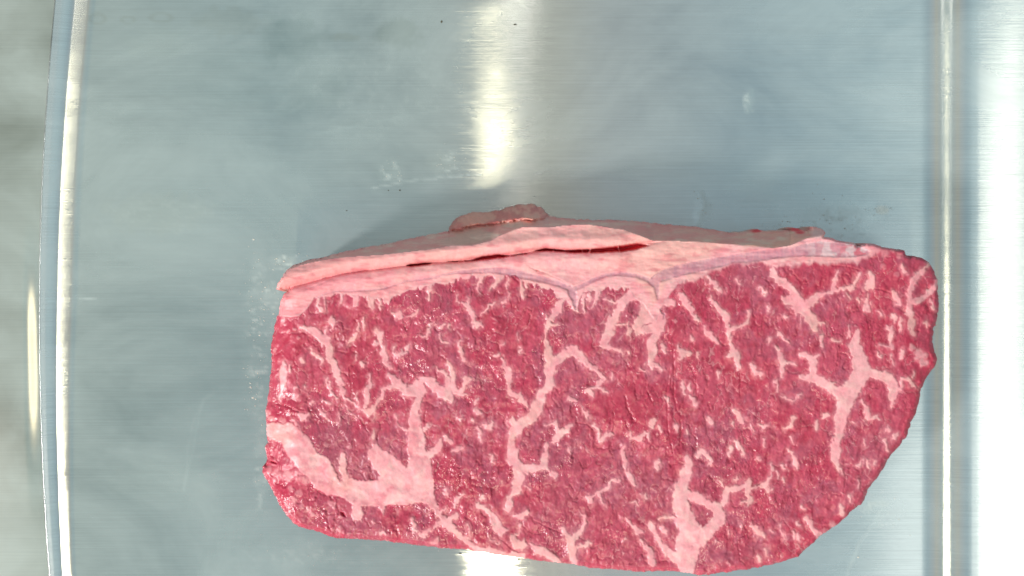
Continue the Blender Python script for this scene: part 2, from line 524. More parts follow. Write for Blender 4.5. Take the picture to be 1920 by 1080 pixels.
# fine flecks no trace could follow
rng = random.Random(7)
fine = []
for i in range(5200):
    x = rng.uniform(500, 1755); y = rng.uniform(520, 1070)
    big = rng.random() < .12
    a = math.radians(rng.gauss(78 + 22 * math.sin(x / 130.0 + y / 170.0), 30))
    L = abs(rng.gauss(0, 9 if big else 4.5)) + 2
    w = rng.uniform(.8, 2.2) if big else rng.uniform(.25, 1.0)
    x2 = x + L * math.cos(a); y2 = y + L * math.sin(a)
    fine.append([(x, y, w * .3), ((x + x2) / 2 + rng.uniform(-2, 2), (y + y2) / 2, w), (x2, y2, w * .3)])
ff = seg_field(fine, wx, wy, 1.1)
ffm = sst(.40, .66, fbm(X, Y, 46, 41, 4))
ffa = .25 + .75 * vnoise(X, Y, 9, 47)
fat = np.maximum(fat, ff * .85 * (.18 + .82 * ffm) * ffa)
# threads of fat round the muscle bundles
cell = np.abs(fbm(wx * 1.0, wy * .62, 22, 51, 3) - .5)
thr = sst(.022, .0, cell) * sst(.42, .62, fbm(X, Y, 55, 52, 2))
fat = np.maximum(fat, thr * .42)

# fat cap and its layers
ylip = col(LIP, X); yseam = col(SEAM, X); yfb = col(FB, X); ysil = col([p for p in OUT[:60] if p[0] <= 1700], X)
finger = 9 * (vnoise(X, Y * .25, 4.2, 61) - .45) * sst(1350, 1220, X) + 5 * (vnoise(X, Y, 9, 62) - .5) + sst(1220, 1350, X) * (16 * (fbm(X, Y * .5, 17, 63, 4) - .5))
yfb_w = yfb + finger * sst(560, 640, X)
capd = yfb_w - Y
cap = sst(-2.5 - 3 * sst(1220, 1350, X), 1.5 + 3 * sst(1220, 1350, X), capd)
cap = np.where((X > 1610), cap * (1 - .55 * sst(1600, 1660, X)), cap)
fatAll = np.maximum(fat, cap)
silv = seg_field(strokes(SILV), X + .35 * (wx - X), Y + .35 * (wy - Y), 2.4, 0)
silv = silv * sst(0, 1, fatAll * 3)
crease = seg_field(strokes(CREASE), X + .4 * (wx - X), Y + .4 * (wy - Y), 1.0, 0)
gash = np.zeros_like(X)
for gi, p in enumerate(GASH):
    gash = np.maximum(gash, (1.0 if gi < 3 else .55) * sst(-.2, 3.2, poly_sd(p, X + .3 * (wx - X), Y + .3 * (wy - Y))))
# little bridges of tissue across the cut
BR = strokes("""1038,462,.8 1037,474,.9
1090,464,.8 1093,476,.9
1116,460,1 1108,466,1.2 1103,477,2.4
1160,458,1.3 1159,466,.9 1163,474,1.2
957,476,.8 957,482,.9
868,486,1 870,492,1.6""")
br = seg_field(BR, X, Y, .7, 0)
gash = gash * (1 - .9 * br)

side = sst(-1.0, 1.6, ylip - Y) * (X < 1550)          # outer wall of the fat cap
lumpm = sst(-2, 3, poly_sd(pts("842,436 846,424 851,415 862,407 880,398 895,396 908,399 925,396 945,391 960,386 980,383 1000,383 1014,388 1022,398 1030,407 1010,413 985,411 960,414 940,417 925,420 905,421 880,425 860,432"), wx, wy))

# ------------------------------------------------------------------ height (metres)
Z = np.full_like(X, H)
Z += .0016 * (fbm(X, Y, 160, 71, 2) - .5)
Z += .0011 * (fbm(X, Y, 34, 73, 3) - .5) * (1 - .6 * cap)
Z += .0006 * (fbm(wx, wy * .6, 10, 75, 3) - .5) * (1 - .7 * fatAll)
Z += .00028 * (fbm(wx + .25 * wy, wy * .3, 5, 76, 2) - .5) * (1 - .8 * fatAll)
Z += .0009 * (fbm(X, Y, 24, 78, 4) - .5) * sst(660, 520, X) * sst(850, 930, Y)
Z += .0009 * (fbm(X, Y, 20, 78, 4) - .5) * sst(1640, 1720, X)
Z += .00022 * fatAll * (1 - side)
Z += (.0007 * (fbm(X * .6, Y, 22, 72, 4) - .5) + .0004 * (fbm(X * .25, Y, 6, 74, 3) - .5)) * cap
fib = sst(.05, 0, cell)
Z -= .00022 * fib * (1 - fatAll)
# fat layers bulge like a lip on each side of the cut
dseam = Y - yseam
Z += .0016 * np.exp(-((dseam + 20) / 13) ** 2) * (X < 1260) * sst(1260, 1180, X)
Z += .0010 * np.exp(-((dseam - 16) / 12) ** 2) * sst(1280, 1150, X)
Z -= .0011 * np.exp(-(dseam / 3.5) ** 2) * sst(1260, 1200, X)
Z -= .0003 * crease
Z -= .0024 * gash
Z += .0004 * silv * -1
# rounded rim
edge_r = np.where(Y < 560, 5.0, 9.0)
q = np.clip(1 - sd / edge_r, 0, 1)
Z -= .0030 * (1 - np.sqrt(np.clip(1 - q * q, 0, 1)))
# left end and corner slump down
Z -= .0035 * sst(560, 495, X) * (Y > 560)
Z -= .0030 * sst(1690, 1765, X)
Z -= .0025 * sst(1620, 1700, X + .6 * (Y - 900)) * (Y > 700)
# the outer wall runs down from lip to silhouette
hgt = np.clip(ylip - ysil, 3, 200)
t = np.clip((ylip - Y) / hgt, 0, 1)
zlow = np.interp(X, [500, 600, 700, 840, 850, 1020, 1060, 1250, 1400, 1500, 1560], [.030, .027, .022, .018, .010, .010, .016, .017, .019, .024, .032])
Zw = H - (H - zlow) * (t ** 1.15)
Zw += .0012 * (fbm(X * .5, Y, 18, 77, 3) - .5)
Zw = Zw + lumpm * (.0032 + .0035 * (fbm(X, Y, 20, 79, 3) - .5) - .0026 * sst(5, 0, sd))
wallmask = (Y < ylip) & (X < 1550)
Z = np.where(wallmask, np.minimum(Z, Zw) , Z)

# ------------------------------------------------------------------ colour
n1 = fbm(X, Y, 90, 81, 3); n2 = fbm(X, Y, 26, 83, 3); n3 = fbm(wx, wy, 7, 85, 3); n4 = vnoise(X, Y, 2.2, 88)
def mix(a, b, f):
    f = np.asarray(f)[..., None]; return a * (1 - f) + b * f
LEAN_A, LEAN_B, LEAN_P, LEAN_D = lin((198, 78, 104)), lin((190, 58, 88)), lin((178, 86, 110)), lin((152, 34, 58))
C = np.ones(X.shape + (3,)) * LEAN_A
C = mix(C, LEAN_P, sst(.44, .60, n1 * .6 + n2 * .4) * .8)
C = mix(C, LEAN_B, sst(.50, .66, fbm(X, Y, 40, 91, 3)) * .9)
C = mix(C, lin((206, 88, 106)), sst(.5, .75, n3) * .45)
C = mix(C, LEAN_D, sst(.55, .8, fbm(wx, wy, 12, 93, 3)) * .5)
C = mix(C, LEAN_D, fib * .45 * (1 - ffm * .4))
gr_ = fbm(wx + .25 * wy, wy * .28, 4.5, 86, 3)
C = mix(C, lin((214, 104, 118)), sst(.55, .85, gr_) * .40)
C = mix(C, LEAN_D, sst(.45, .18, gr_) * .28)
zone = fbm(X, Y, 120, 87, 3)
C = mix(C, lin((182, 44, 70)), sst(.50, .72, zone) * .3)
C = mix(C, lin((168, 80, 100)), sst(.48, .28, zone) * .3)
C *= (.97 + .06 * n4)[..., None]
C = mix(C, lin((208, 56, 84)), sst(640, 510, X) * .35 + sst(1660, 1740, X) * .3)
rim = sst(26, 4, sd) * (Y > 600)
C = mix(C, lin((205, 70, 92)), rim * .3)
FAT_A, FAT_B, FAT_W = lin((238, 172, 178)), lin((236, 150, 162)), lin((238, 194, 190))
F = mix(np.ones(X.shape + (3,)) * FAT_A, FAT_B, sst(.4, .65, n2 * .6 + n3 * .4) * .6)
F = mix(F, FAT_W, sst(.5, .75, fbm(X, Y * 1.3, 18, 95, 4)) * .5)
# cap fat: pinker on the left, cream towards the right
F = mix(F, lin((216, 118, 134)), sst(860, 800, X) * sst(770, 800, Y) * sst(.42, .72, fbm(wx, wy, 16, 96, 4)) * .6)
F = mix(F, lin((228, 170, 164)), sst(.5, .75, fbm(X, Y, 60, 98, 2)) * .5)
F = mix(F, lin((232, 140, 150)), cap * sst(900, 560, X) * .55)
F = mix(F, lin((232, 178, 170)), cap * sst(1000, 1260, X) * sst(1520, 1380, X) * .8 * sst(20, 45, capd))
F = mix(F, lin((238, 180, 172)), cap * (dseam < 0) * .45)
F = np.clip(F * np.array([1.07, 1.02, 1.04]), 0, .93)
F *= (.975 + .05 * vnoise(X, Y, 3, 97))[..., None]
F = mix(F, lin((214, 96, 116)), cap * sst(.55, .8, fbm(X * .35, Y, 9, 99, 3)) * .45)
lowf = sst(7, 1, capd) * cap * .5
F = mix(F, lin((224, 170, 176)), lowf)
fm = np.clip(fatAll + .10 * (n4 - .5) * (fatAll > .1), 0, 1)
C = mix(C, F, fm)
C = mix(C, lin((178, 122, 146)), silv * .72 * (.55 + .45 * vnoise(X, Y * .3, 3, 101)))
C = mix(C, lin((222, 194, 200)), silv * sst(1480, 1560, X) * sst(.42, .62, fbm(X, Y, 14, 103, 3)) * .8)
C = mix(C, lin((208, 92, 112)), silv * sst(1540, 1620, X) * sst(.45, .62, fbm(X, Y, 13, 104, 3)) * .9)
C = mix(C, lin((186, 60, 80)), np.clip(crease, 0, 1) * np.where(cap > .5, .26, .28))
C = mix(C, lin((205, 66, 84)), sst(9, 0, np.abs(dseam)) * sst(740, 800, X) * sst(1235, 1200, X) * (dseam < 3) * .35)
C = mix(C, lin((205, 26, 48)), gash * .95)
# outer wall and its scrap
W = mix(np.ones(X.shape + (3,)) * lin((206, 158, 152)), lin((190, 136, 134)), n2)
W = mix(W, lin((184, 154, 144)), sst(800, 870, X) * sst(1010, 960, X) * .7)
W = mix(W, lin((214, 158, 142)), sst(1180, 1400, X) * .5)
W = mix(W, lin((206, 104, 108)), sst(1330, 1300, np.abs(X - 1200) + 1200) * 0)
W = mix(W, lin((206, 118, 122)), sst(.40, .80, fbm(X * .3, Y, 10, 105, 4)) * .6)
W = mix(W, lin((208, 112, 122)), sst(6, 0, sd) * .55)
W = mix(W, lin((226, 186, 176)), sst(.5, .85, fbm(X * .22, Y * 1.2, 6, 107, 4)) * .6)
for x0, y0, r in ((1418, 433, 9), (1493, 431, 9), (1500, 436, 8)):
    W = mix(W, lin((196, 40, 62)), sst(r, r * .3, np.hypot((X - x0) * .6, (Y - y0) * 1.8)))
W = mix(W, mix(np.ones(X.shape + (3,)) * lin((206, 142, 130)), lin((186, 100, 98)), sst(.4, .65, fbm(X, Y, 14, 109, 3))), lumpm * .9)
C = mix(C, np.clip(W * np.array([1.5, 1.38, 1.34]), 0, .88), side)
C = mix(C, lin((232, 186, 192)), sst(14, 6, np.hypot((X - 1533) * .8, Y - 437)) * .7)
C = np.clip(C * (1 - np.array([.02, .06, .02]) * (1 - fatAll[..., None]) * (1 - side[..., None])), 0, 1)
wet = sst(.50, .66, fbm(X, Y, 62, 111, 3)) * (1 - .85 * fatAll) * sst(0, 20, sd)
for x0, y0, r in ((830, 575, 60), (905, 900, 55), (770, 600, 40), (900, 720, 45), (1435, 770, 40), (1470, 930, 30), (1290, 820, 40), (1620, 740, 25), (980, 740, 40), (1320, 580, 35), (710, 690, 25), (735, 750, 30)):
    wet = np.maximum(wet, .8 * sst(r, r * .4, np.hypot(X - x0, Y - y0)) * (1 - .8 * fatAll))

# ------------------------------------------------------------------ split into parts
LAB = np.zeros(X.shape, int)                          # 0 lean
LAB[(capd > 0) & (X < 1640)] = 1                       # fat cap
LAB[(capd > 0) & (Y < yseam) & (X < 1240)] = 2         # fat flap above the cut
LAB[(silv > .5) & (X > 850)] = 3                       # silver skin
LAB[wallmask] = 4                                      # outer wall
LAB[wallmask & (lumpm > .5)] = 5                       # loose scrap

inside = sd > 0
fi = inside[:-1, :-1] & inside[1:, :-1] & inside[:-1, 1:] & inside[1:, 1:]
ny, nx = X.shape
# snap the rim to the outline
cnt = np.zeros(X.shape, int)
cnt[:-1, :-1] += fi; cnt[1:, :-1] += fi; cnt[:-1, 1:] += fi; cnt[1:, 1:] += fi
bound = (cnt > 0) & (cnt < 4)
gyy, gxx = np.gradient(sd, STEP)
gn = np.hypot(gxx, gyy) + 1e-6
gyy /= gn; gxx /= gn
SX = np.where(bound, X - np.clip(sd, 0, 2.0) * gxx, X); SY = np.where(bound, Y - np.clip(sd, 0, 2.0) * gyy, Y)
def unproj(px, py, z):
    k = S * (CZ - z) / D0
    return (px - 960) * k, (540 - py) * k
WX, WY = unproj(SX, SY, Z)

def make_mesh(name, verts, faces, cols=None, wetv=None, mat=None, uv=None, smooth=True):
    me = bpy.data.meshes.new(name)
    verts = np.ascontiguousarray(verts, np.float32); faces = np.ascontiguousarray(faces, np.int32)
    me.vertices.add(len(verts)); me.vertices.foreach_set('co', verts.ravel())
    me.loops.add(faces.size); me.loops.foreach_set('vertex_index', faces.ravel())
    me.polygons.add(len(faces))
    k = faces.shape[1]
    me.polygons.foreach_set('loop_start', np.arange(0, faces.size, k, dtype=np.int32))
    me.update(calc_edges=True)
    me.polygons.foreach_set('use_smooth', np.full(len(faces), smooth, bool))
    if cols is not None:
        a = me.color_attributes.new('tint', 'FLOAT_COLOR', 'POINT')
        a.data.foreach_set('color', np.ascontiguousarray(np.c_[cols, np.ones(len(cols))], np.float32).ravel())
    if wetv is not None:
        a = me.attributes.new('wet', 'FLOAT', 'POINT')
        a.data.foreach_set('value', np.ascontiguousarray(wetv, np.float32))
    if uv is not None:
        l = me.uv_layers.new(name='grain')
        l.data.foreach_set('uv', np.ascontiguousarray(uv[faces.ravel()], np.float32).ravel())
    if mat: me.materials.append(mat)
    me.validate()
    o = bpy.data.objects.new(name, me); COL.objects.link(o)
    return o

# ------------------------------------------------------------------ materials
def flesh(name, rough, sss, bump, wetness, mott):
    m = bpy.data.materials.new(name); m.use_nodes = True
    nt = m.node_tree; N = nt.nodes; Lk = nt.links
    b = N['Principled BSDF']
    at = N.new('ShaderNodeAttribute'); at.attribute_name = 'tint'
    wt = N.new('ShaderNodeAttribute'); wt.attribute_name = 'wet'
    tc = N.new('ShaderNodeTexCoord')
    no = N.new('ShaderNodeTexNoise'); no.inputs['Scale'].default_value = 1350; no.inputs['Detail'].default_value = 3
    n2_ = N.new('ShaderNodeTexNoise'); n2_.inputs['Scale'].default_value = 800; n2_.inputs['Detail'].default_value = 4
    mp = N.new('ShaderNodeMapping'); mp.inputs['Scale'].default_value = (1, .55, 1); mp.inputs['Rotation'].default_value = (0, 0, .3)
    Lk.new(tc.outputs['Object'], mp.inputs[0]); Lk.new(mp.outputs[0], no.inputs['Vector']); Lk.new(tc.outputs['Object'], n2_.inputs['Vector'])
    # small mottling of the tissue itself
    mr = N.new('ShaderNodeMapRange'); mr.inputs['From Min'].default_value = .3; mr.inputs['From Max'].default_value = .7
    mr.inputs['To Min'].default_value = 1 - mott; mr.inputs['To Max'].default_value = 1 + mott
    Lk.new(n2_.outputs['Fac'], mr.inputs['Value'])
    mx = N.new('ShaderNodeVectorMath'); mx.operation = 'SCALE'
    Lk.new(at.outputs['Color'], mx.inputs[0]); Lk.new(mr.outputs[0], mx.inputs['Scale'])
    Lk.new(mx.outputs[0], b.inputs['Base Color'])
    bs = N.new('ShaderNodeMath'); bs.operation = 'MULTIPLY_ADD'
    Lk.new(wt.outputs['Fac'], bs.inputs[0]); bs.inputs[1].default_value = wetness; bs.inputs[2].default_value = bump * .3
    bp = N.new('ShaderNodeBump'); bp.inputs['Distance'].default_value = .00027
    Lk.new(bs.outputs[0], bp.inputs['Strength']); Lk.new(no.outputs['Fac'], bp.inputs['Height'])
    bp2 = N.new('ShaderNodeBump'); bp2.inputs['Distance'].default_value = .0004; bp2.inputs['Strength'].default_value = bump
    Lk.new(n2_.outputs['Fac'], bp2.inputs['Height']); Lk.new(bp.outputs[0], bp2.inputs['Normal'])
    Lk.new(bp2.outputs[0], b.inputs['Normal'])
    rr = N.new('ShaderNodeMapRange'); rr.inputs['To Min'].default_value = rough; rr.inputs['To Max'].default_value = max(rough - .24, .18)
    Lk.new(wt.outputs['Fac'], rr.inputs['Value']); Lk.new(rr.outputs[0], b.inputs['Roughness'])
    b.inputs['Subsurface Weight'].default_value = sss
    b.inputs['Subsurface Radius'].default_value = (.0022, .0007, .0006)
    b.inputs['Subsurface Scale'].default_value = .35
    b.inputs['Specular IOR Level'].default_value = .5
    return m
M_LEAN = flesh('raw_lean', .40, .14, .14, 1.0, .07)
M_FAT = flesh('raw_fat', .46, .25, .08, .5, .03)
M_SKIN = flesh('outer_membrane', .45, .15, .12, .3, .06)

# ------------------------------------------------------------------ the steak
steak = bpy.data.objects.new('beef_steak', None); COL.objects.link(steak)
steak['label'] = 'thick raw marbled beef steak with pale fat cap lying on the brushed steel tray'
steak['category'] = 'steak'
flab = LAB[:-1, :-1]
idx = np.arange(ny * nx).reshape(ny, nx)
V0 = np.c_[WX.ravel(), WY.ravel(), Z.ravel()]
Cf = C.reshape(-1, 3); Wf = wet.ravel()
GX = gxx.ravel(); GY = gyy.ravel()
fa = np.pad(fi, 1)
J, I = np.nonzero(fi)
skirt = []       # (v1, v2, label) with outward winding
for (dj, di, e0, e1) in ((-1, 0, (0, 0), (0, 1)), (1, 0, (1, 1), (1, 0)), (0, -1, (1, 0), (0, 0)), (0, 1, (0, 1), (1, 1))):
    miss = fi & ~fa[1 + dj:1 + dj + fi.shape[0], 1 + di:1 + di + fi.shape[1]]
    jj, ii = np.nonzero(miss)
    skirt.append(np.c_[idx[jj + e0[0], ii + e0[1]], idx[jj + e1[0], ii + e1[1]], flab[jj, ii]])
skirt = np.concatenate(skirt)
rows = [(.93, .0002), (.86, .00035), (.78, .0005), (.70, .0006), (.61, .0007), (.52, .0007), (.43, .0007), (.34, .0006), (.25, .0005), (.16, .0003), (.08, .0), (0.0, -.0005)]
def wall_tint(vid, k, top, lab):
    # muscle bundles and fat threads as the knife left them on the side wall
    s_ = X.ravel()[vid] + Y.ravel()[vid] * .8; h_ = (1 - k) * 210
    a_ = fbm(s_, h_, 26, 401, 4); b_ = fbm(s_ * .9, h_ * .5, 9, 405, 3)
    if lab in (0, 3):
        c_ = mix(mix(np.ones((len(vid), 3)) * lin((184, 66, 86)), lin((150, 34, 58)), sst(.4, .65, a_) * .7), lin((226, 160, 164)), sst(.58, .70, fbm(s_ * .7, h_, 18, 409, 4)) * .8)
    else:
        c_ = mix(mix(np.ones((len(vid), 3)) * lin((212, 168, 158)), lin((196, 140, 138)), sst(.4, .65, a_) * .7), lin((226, 192, 180)), sst(.5, .7, b_) * .5)
    return mix(top, c_, np.full(len(vid), 1.0) * min(1, (1 - k) / .3))
parts = {0: ('lean_meat', M_LEAN), 1: ('fat_cap', M_FAT), 2: ('fat_flap', M_FAT), 3: ('silver_skin', M_FAT), 4: ('outer_wall', M_SKIN), 5: ('fat_scrap', M_SKIN)}
PLAB = {1: 'pale pink fat cap along the top of the steak', 2: 'raised lip of pink fat above the red split',
        3: 'thin lilac grey membrane between fat and lean', 4: 'greyish pink outer side of the fat', 5: 'loose brownish scrap of fat sticking out at the back'}
for lab, (nm, mat) in parts.items():
    m = fi & (flab == lab)
    j, i = np.nonzero(m)
    fq = np.c_[idx[j, i], idx[j + 1, i], idx[j + 1, i + 1], idx[j, i + 1]]
    used, inv = np.unique(fq.ravel(), return_inverse=True)
    fq = inv.reshape(-1, 4)
    V = V0[used]; CC = Cf[used]; WW = Wf[used]
    sk = skirt[skirt[:, 2] == lab]
    if len(sk):
        sv, sinv = np.unique(sk[:, :2].ravel(), return_inverse=True)
        sinv = sinv.reshape(-1, 2)
        base = V0[sv]
        prev = np.searchsorted(used, sv)
        newf = []
        for k, off in rows:
            nv = base.copy()
            nv[:, 0] -= GX[sv] * off; nv[:, 1] += GY[sv] * off
            nv[:, 2] = base[:, 2] * k + .0002
            start = len(V)
            V = np.r_[V, nv]; CC = np.r_[CC, np.clip(wall_tint(sv, k, Cf[sv], lab), 0, 1)]; WW = np.r_[WW, Wf[sv] * 0]
            cur = start + np.arange(len(sv))
            newf.append(np.c_[prev[sinv[:, 0]], prev[sinv[:, 1]], cur[sinv[:, 1]], cur[sinv[:, 0]]])
            prev = cur
        fq = np.r_[fq, np.concatenate(newf)]
    o = make_mesh(nm, V, fq, CC, WW, mat)
    o.parent = steak
    if lab in PLAB: o['label'] = PLAB[lab]

# ------------------------------------------------------------------ steel
def steel(name, tint, base_r, smear, dirt):
    m = bpy.data.materials.new(name); m.use_nodes = True
    nt = m.node_tree; N = nt.nodes; Lk = nt.links
    N.clear()
    out = N.new('ShaderNodeOutputMaterial')
    tc = N.new('ShaderNodeTexCoord')
    uvn = N.new('ShaderNodeTangent'); uvn.direction_type = 'UV_MAP'; uvn.uv_map = 'grain'
    # brushed grain along x
    mp = N.new('ShaderNodeMapping'); mp.inputs['Scale'].default_value = (28, 1900, 1)
    gr = N.new('ShaderNodeTexNoise'); gr.inputs['Scale'].default_value = 1; gr.inputs['Detail'].default_value = 2; gr.inputs['Roughness'].default_value = .6
    Lk.new(tc.outputs['Object'], mp.inputs[0]); Lk.new(mp.outputs[0], gr.inputs['Vector'])
    # broad rubbing marks
    bl = N.new('ShaderNodeTexNoise'); bl.inputs['Scale'].default_value = 14; bl.inputs['Detail'].default_value = 5; bl.inputs['Roughness'].default_value = .6; bl.inputs['Distortion'].default_value = .6
    mpb = N.new('ShaderNodeMapping'); mpb.inputs['Scale'].default_value = (1, 1.7, 1)
    Lk.new(tc.outputs['Object'], mpb.inputs[0]); Lk.new(mpb.outputs[0], bl.inputs['Vector'])
    at = N.new('ShaderNodeAttribute'); at.attribute_name = 'tint'
    bump = N.new('ShaderNodeBump'); bump.inputs['Strength'].default_value = 1; bump.inputs['Distance'].default_value = .00003
    Lk.new(gr.outputs['Fac'], bump.inputs['Height'])
    def mrange(src, a, b, fmin=.3, fmax=.7):
        r = N.new('ShaderNodeMapRange'); r.inputs['From Min'].default_value = fmin; r.inputs['From Max'].default_value = fmax
        r.inputs['To Min'].default_value = a; r.inputs['To Max'].default_value = b; Lk.new(src, r.inputs['Value']); return r.outputs[0]
    # reflectance: grain streaks and stains
    g1 = mrange(gr.outputs['Fac'], .94, 1.05)
    g2 = mrange(bl.outputs['Fac'], .93, 1.06)
    mu = N.new('ShaderNodeMath'); mu.operation = 'MULTIPLY'; Lk.new(g1, mu.inputs[0]); Lk.new(g2, mu.inputs[1])
    sc = N.new('ShaderNodeVectorMath'); sc.operation = 'SCALE'
    Lk.new(at.outputs['Color'], sc.inputs[0]); Lk.new(mu.outputs[0], sc.inputs['Scale'])
    an = N.new('ShaderNodeBsdfAnisotropic'); an.distribution = 'BECKMANN'
    an.inputs['Anisotropy'].default_value = .833
    rr = mrange(bl.outputs['Fac'], smear - .03, smear + .04); Lk.new(rr, an.inputs['Roughness'])
    Lk.new(uvn.outputs[0], an.inputs['Tangent']); Lk.new(bump.outputs[0], an.inputs['Normal']); Lk.new(sc.outputs[0], an.inputs['Color'])
    gl = N.new('ShaderNodeBsdfAnisotropic'); gl.distribution = 'BECKMANN'; gl.inputs['Roughness'].default_value = base_r; gl.inputs['Anisotropy'].default_value = .3
    Lk.new(uvn.outputs[0], gl.inputs['Tangent']); Lk.new(sc.outputs[0], gl.inputs['Color']); bumpg = N.new('ShaderNodeBump'); bumpg.inputs['Strength'].default_value = .35; bumpg.inputs['Distance'].default_value = .00004
    Lk.new(gr.outputs['Fac'], bumpg.inputs['Height']); Lk.new(bumpg.outputs[0], gl.inputs['Normal'])
    mx = N.new('ShaderNodeMixShader'); mx.inputs[0].default_value = .26
    Lk.new(an.outputs[0], mx.inputs[1]); Lk.new(gl.outputs[0], mx.inputs[2])
    df = N.new('ShaderNodeBsdfDiffuse'); df.inputs['Color'].default_value = (.60, .68, .68, 1)
    m2 = N.new('ShaderNodeMixShader')
    film = mrange(bl.outputs['Fac'], dirt * .3, dirt * 1.6); fa_ = N.new('ShaderNodeAttribute'); fa_.attribute_name = 'wet'
    fadd = N.new('ShaderNodeMath'); fadd.operation = 'ADD'; fadd.use_clamp = True
    Lk.new(film, fadd.inputs[0]); Lk.new(fa_.outputs['Fac'], fadd.inputs[1]); Lk.new(fadd.outputs[0], m2.inputs[0])
    Lk.new(mx.outputs[0], m2.inputs[1]); Lk.new(df.outputs[0], m2.inputs[2])
    Lk.new(m2.outputs[0], out.inputs[0])
    return m
M_STEEL = steel('brushed_steel', (.7, .7, .7), .12, .19, .23)
M_STEEL2 = steel('worn_steel', (.7, .7, .7), .34, .45, .30)

# tray profile: flat floor, gentle up-turned rims along both long sides
py = np.arange(-420, 1520, 4.0)
def bow(y): return 8e-5 * (y - 620) ** 2
def rimscale(y): return np.interp(y, [-400, 0, 540, 1080, 1500], [.82, .80, .76, .52, .4])
def ang_left(u): return np.interp(u, [0, 14, 20, 46, 60, 76, 84], [0, 9.5, 13.5, 14.5, 23, 27, 27])
def ang_right(u): return 15.85 * sst(0, 56, u) * (1 - sst(48, 112, u))
def strip(us, ang, x0, sign, bowed):
    z = np.zeros(len(us)); a = np.radians(ang(us))
    for k in range(1, len(us)):
        z[k] = z[k - 1] + (us[k] - us[k - 1]) * TS * math.tan(.5 * (a[k] + a[k - 1]))
    P = []
    for y in py:
        k = rimscale(y) if bowed else 1.0
        px = x0 - 84 + bow(y) + 84 * k - us * k if bowed else x0 + sign * us
        P.append(np.c_[(px - 960) * TS, np.full(len(us), (540 - y) * TS), z * k])
    return np.array(P)
def grid_obj(name, P, flip, mat, tintf, filmf=None):
    a, b, _ = P.shape
    id_ = np.arange(a * b).reshape(a, b)
    f = np.stack([id_[:-1, :-1], id_[1:, :-1], id_[1:, 1:], id_[:-1, 1:]], -1).reshape(-1, 4)
    if flip: f = f[:, ::-1]
    V = P.reshape(-1, 3)
    cols = tintf(V)
    uv = np.c_[V[:, 0] * 10, V[:, 1] * 10]
    return make_mesh(name, V, f, cols, filmf(V) if filmf else np.zeros(len(V)), mat, uv)
def tray_tint(V):
    px = V[:, 0] / TS + 960; qy = 540 - V[:, 1] / TS
    base = np.ones((len(V), 3)) * np.array([.70, .705, .70])
    def spot(x0, y0, rx, ry, s, c):
        nonlocal base
        d = np.hypot((px - x0) / rx + .7 * (fbm(px, qy, 14, 201, 3) - .5), (qy - y0) / ry + .7 * (fbm(px, qy, 14, 203, 3) - .5))
        base = mix(base, np.array(c), sst(1, .45, d) * s)
    for a in ((750, 62, 60, 38, .7, (.46, .49, .46)), (545, 75, 75, 60, .55, (.47, .53, .51)), (430, 40, 90, 34, .4, (.56, .55, .5)), (590, 170, 70, 60, .35, (.54, .57, .56)), (290, 400, 130, 50, .25, (.78, .72, .6)),
              (1405, 190, 14, 26, .55, (.85, .85, .8)), (640, 70, 45, 10, .4, (.6, .58, .5)), (300, 80, 80, 40, .2, (.75, .75, .68)),
              (830, 305, 40, 28, .35, (.9, .88, .82)), (730, 320, 30, 26, .25, (.9, .9, .85)), (500, 150, 220, 90, .25, (.78, .80, .76)),
              (1310, 400, 14, 40, .5, (.88, .9, .9)), (1600, 400, 60, 50, .35, (.85, .86, .84)), (1655, 395, 14, 12, .6, (.85, .72, .62)),
              (480, 640, 40, 180, .25, (.85, .84, .8)), (1640, 960, 30, 40, .25, (.85, .85, .8)), (300, 900, 120, 60, .2, (.78, .76, .7))):
        spot(*a)
    # ring-shaped water marks
    for x0, y0, rx, ry in ((302, 33, 19, 8), (183, 35, 14, 9), (240, 37, 12, 6)):
        d = np.hypot((px - x0) / rx, (qy - y0) / ry)
        base = mix(base, np.array((.48, .46, .38)), np.exp(-((d - 1) / .3) ** 2) * .35)
    # faint scratches
    for (x0, y0), (x1, y1) in (((380, 750), (345, 920)), ((1650, 960), (1590, 1060)), ((170, 560), (96, 565)), ((600, 250), (900, 190))):
        dx, dy = x1 - x0, y1 - y0
        t_ = np.clip(((px - x0) * dx + (qy - y0) * dy) / (dx * dx + dy * dy), 0, 1)
        d = np.hypot(px - x0 - t_ * dx + 4 * (vnoise(px, qy, 30, 207) - .5), qy - y0 - t_ * dy)
        base = mix(base, np.array((.85, .85, .83)), sst(3.5, .5, d) * .35)
    base *= (.96 + .08 * fbm(px * .3, qy, 8, 209, 3))[:, None]
    return np.clip(base, 0, 1)

